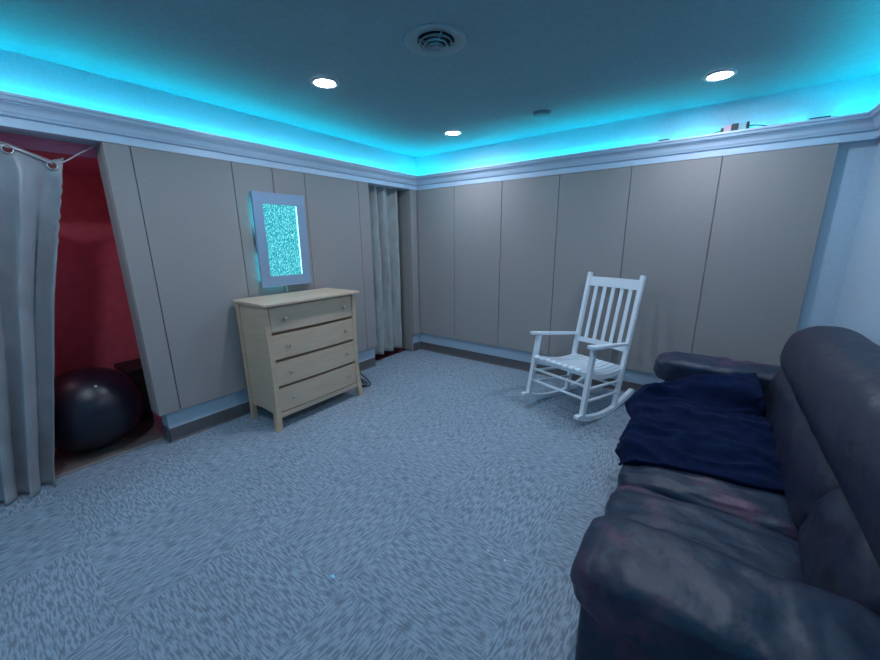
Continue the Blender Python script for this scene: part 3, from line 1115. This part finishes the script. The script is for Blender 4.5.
# ------------------------------------------------------------------ long grey curtain of the red alcove
# cord path
cord = [(-0.10, -2.93, 2.04), (-0.10, -3.02, 1.975), (-0.10, -3.105, 1.912), (-0.098, -3.156, 1.893), (-0.095, -3.31, 1.955), (-0.10, -3.50, 1.99), (-0.11, -3.80, 2.02), (-0.12, -4.13, 2.04)]
def cordz(y):
    for a, b in zip(cord, cord[1:]):
        if b[1] <= y <= a[1]:
            k = (y - a[1]) / (b[1] - a[1])
            return a[2] + (b[2] - a[2]) * k
    return cord[-1][2] if y < cord[-1][1] else cord[0][2]
t = empty('alcove_curtain', (-0.1, -3.6, 0), 0, 'long grey satin grommet curtain bunched at the left edge before the red alcove', 'curtain')
bm = bmesh.new()
NU, NV = 150, 70
grid = []
for j in range(NV + 1):
    v = j / NV      # 0 top, 1 bottom
    ytop_r, ybot_r = -3.100, -3.490
    zz_ = 1.9 * (1 - v)
    yr = (-3.10 - (1.9 - zz_) * 0.235) if zz_ > 1.126 else (-3.282 - (1.126 - zz_) * 0.188)
    yl = -4.10
    row = []
    for i in range(NU + 1):
        u = i / NU
        y = yl + (yr - yl) * u
        ytop = yl + (ytop_r - yl) * u
        zt = cordz(ytop) + 0.022
        z = zt + (0.006 - zt) * v
        amp = 0.012 + 0.040 * min(1, v * 4)
        ph = 2 * PI * (u * 6.2) + 0.9 * noise.noise(Vector((u * 4, v * 1.6, 1.0)))
        x = -0.105 + amp * math.sin(ph) * (0.9 + 0.6 * noise.noise(Vector((u * 3, v * 2, 5)))) + 0.014 * noise.noise(Vector((y * 14, z * 3.2, 2))) + 0.010 * (1 - 2 * abs(noise.noise(Vector((y * 9 + z * 3, z * 5.5, 7)))))
        y += 0.012 * math.cos(ph * 2) * min(1, v * 4)
        if v < 0.08 and u > 0.72:
            x = x * (v / 0.08) + (-0.100) * (1 - v / 0.08)
        # side hem shirring at right edge
        if u > 0.93 and 0.06 < v < 0.25:
            x += 0.006 * math.sin(v * 260)
            y += 0.004 * math.sin(v * 260 + 1)
        if v > 0.93:
            k = (v - 0.93) / 0.07
            x += 0.085 * k * k * (0.6 + 0.5 * noise.noise(Vector((u * 5, 9, 0))))
            z = max(z, 0.006 + 0.012 * abs(noise.noise(Vector((u * 9, 1, 3)))))
        row.append(bm.verts.new((x + 0.1, y + 3.6, z)))
    grid.append(row)
# grommet holes
holes = [(-3.156, 1.886), (-3.315, 1.945)]
for j in range(NV):
    for i in range(NU):
        c = (grid[j][i].co + grid[j + 1][i + 1].co) / 2
        bm.faces.new((grid[j][i], grid[j][i + 1], grid[j + 1][i + 1], grid[j + 1][i]))
cu = link('fabric', bm, M_satin, t, True)
so = cu.modifiers.new('thickness', 'SOLIDIFY'); so.thickness = 0.003
for (gy, gz) in holes:
    bm = bmesh.new()
    n = 24
    prof = [(0.017, 0.0), (0.019, 0.004), (0.023, 0.004), (0.026, 0.0)]
    lathe(bm, prof, n, (0.004, gy + 3.6, gz), 'x')
    gr = link('grommet', bm, M_nickel, t, True)
    bm = bmesh.new()
    lathe(bm, [(0.0005, 0.002), (0.018, 0.002)], n, (0.004, gy + 3.6, gz), 'x')
    link('grommet_hole', bm, mat('shadowed_red', (0.16, 0.03, 0.04), 0.8), gr)
bm = bmesh.new()
tube(bm, smoothpts(cord[:4], 6), 0.0045, 8)
tube(bm, [cord[3], (-0.091, -3.16, 1.898), (-0.088, -3.235, 1.930), (-0.091, -3.30, 1.957), cord[4]], 0.0065, 8)
tube(bm, smoothpts(cord[4:], 6), 0.0045, 8)
tag(link('curtain_rod', bm, mat('cord_metal', (0.62, 0.60, 0.62), 0.35, metal=0.5), smooth=True), 'thin metal curtain rod sagging across the top of the red alcove opening', 'curtain rod')

# ------------------------------------------------------------------ short curtain beside the corner
t = empty('closet_curtain', (-0.14, -0.5, 0), 0, 'grey pleated curtain hanging in the narrow opening near the room corner', 'curtain')
bm = bmesh.new()
NU, NV = 110, 50
grid = []
for j in range(NV + 1):
    v = j / NV
    row = []
    for i in range(NU + 1):
        u = i / NU
        y = -0.785 + (0.60 - 0.01 * v) * u
        z = 2.08 + (0.085 - 2.08) * v + (0.035 * (1 - u) * v * 0)
        ph = 2 * PI * (u * 3.6 + 0.1) + 1.6 * noise.noise(Vector((u * 3, v * 1.5, 4)))
        x = -0.140 + 0.046 * math.sin(ph) * (1 + 0.5 * noise.noise(Vector((u * 4, v * 3, 1)))) + 0.010 * noise.noise(Vector((y * 20, z * 5, 1)))
        row.append(bm.verts.new((x + 0.14, y + 0.5, z)))
    grid.append(row)
for j in range(NV):
    for i in range(NU):
        bm.faces.new((grid[j][i], grid[j][i + 1], grid[j + 1][i + 1], grid[j + 1][i]))
cu = link('fabric', bm, M_satin2, t, True)
so = cu.modifiers.new('thickness', 'SOLIDIFY'); so.thickness = 0.003
bm = bmesh.new()
tube(bm, [(0.005, -0.65 + 0.002, 2.085), (0.005, 0.0, 2.085), (0.005, 0.399, 2.085)], 0.008, 10)
link('rod', bm, M_nickel, t, True)

# ------------------------------------------------------------------ exercise ball and case in the alcove
bm = bmesh.new()
RB = 0.30
prof = []
n = 48
for i in range(n + 1):
    a = PI * i / n
    r = RB * math.sin(a)
    z = RB - RB * math.cos(a)
    zz = z * 0.985 if z > 0.012 else z
    if 0 < i < n and i % 3 == 0 and 9 < i < 39:
        r -= 0.0012
    prof.append((max(r, 0.0004), max(zz, 0.004) + 0.001))
lathe(bm, prof, 72)
bmesh.ops.transform(bm, matrix=Matrix.Translation((0, 0, 0.3)) @ Matrix.Rotation(0.35, 4, 'X') @ Matrix.Translation((0, 0, -0.3)), verts=bm.verts)
t = link('exercise_ball', bm, M_ball, smooth=True)
t.location = (-0.43, -3.21, 0.003)
tag(t, 'large glossy dark navy exercise ball on the tiled alcove floor', 'exercise ball')
bm = bmesh.new()
lathe(bm, [(0.0005, 0.002), (0.006, 0.0018), (0.008, 0.0)], 14, (0, 0, 0))
v = link('painted_glint', bm, M_plate, t, True)  # off-white disc that paints a small highlight on the ball
dv = Vector((0.62, 0.07, 0.62)).normalized()
v.location = Vector((0, 0, 0.298)) + dv * 0.2985
v.rotation_euler = dv.to_track_quat('Z', 'Y').to_euler()

t = empty('storage_case', (-0.80, -2.79, 0.005), 0, 'black storage case standing behind the exercise ball in the alcove', 'case')
bm = bmesh.new(); box(bm, -0.16, 0.16, -0.14, 0.14, 0.0, 0.40, 0.012, 3); link('body', bm, M_black, t)
bm = bmesh.new(); box(bm, -0.165, 0.165, -0.145, 0.145, 0.40, 0.45, 0.014, 3); link('lid', bm, M_black, t)

# ------------------------------------------------------------------ small litter
def scrap(name, x, y, z, r, mtl, label, cat):
    bm = bmesh.new()
    pts = []
    for k in range(7):
        a = 2 * PI * k / 7
        q = r * (0.6 + 0.5 * random.random())
        pts.append((x + q * math.cos(a) * 1.3, y + q * math.sin(a) * 0.8))
    prism(bm, pts, z, z + 0.004, 'z')
    tag(link(name, bm, mtl), label, cat)
scrap('paper_scrap', 1.863, -2.90, 0.0005, 0.014, M_paper, 'tiny pale blue paper scrap on the middle of the carpet', 'scrap')
scrap('lint_bit', at(488, 551, 0).x, at(488, 551, 0).y, 0.0005, 0.006, M_lint, 'tiny white lint speck on the carpet, left one of the pair', 'lint')
scrap('lint_bit', at(505, 561, 0).x, at(505, 561, 0).y, 0.0005, 0.006, M_lint, 'tiny white lint speck on the carpet, right one of the pair', 'lint')
scrap('lint_bit', at(743, 485, .482).x, at(743, 485, .482).y, 0.483, 0.008, M_lint, 'small white lint bit on the leather sofa seat below the blanket', 'lint')
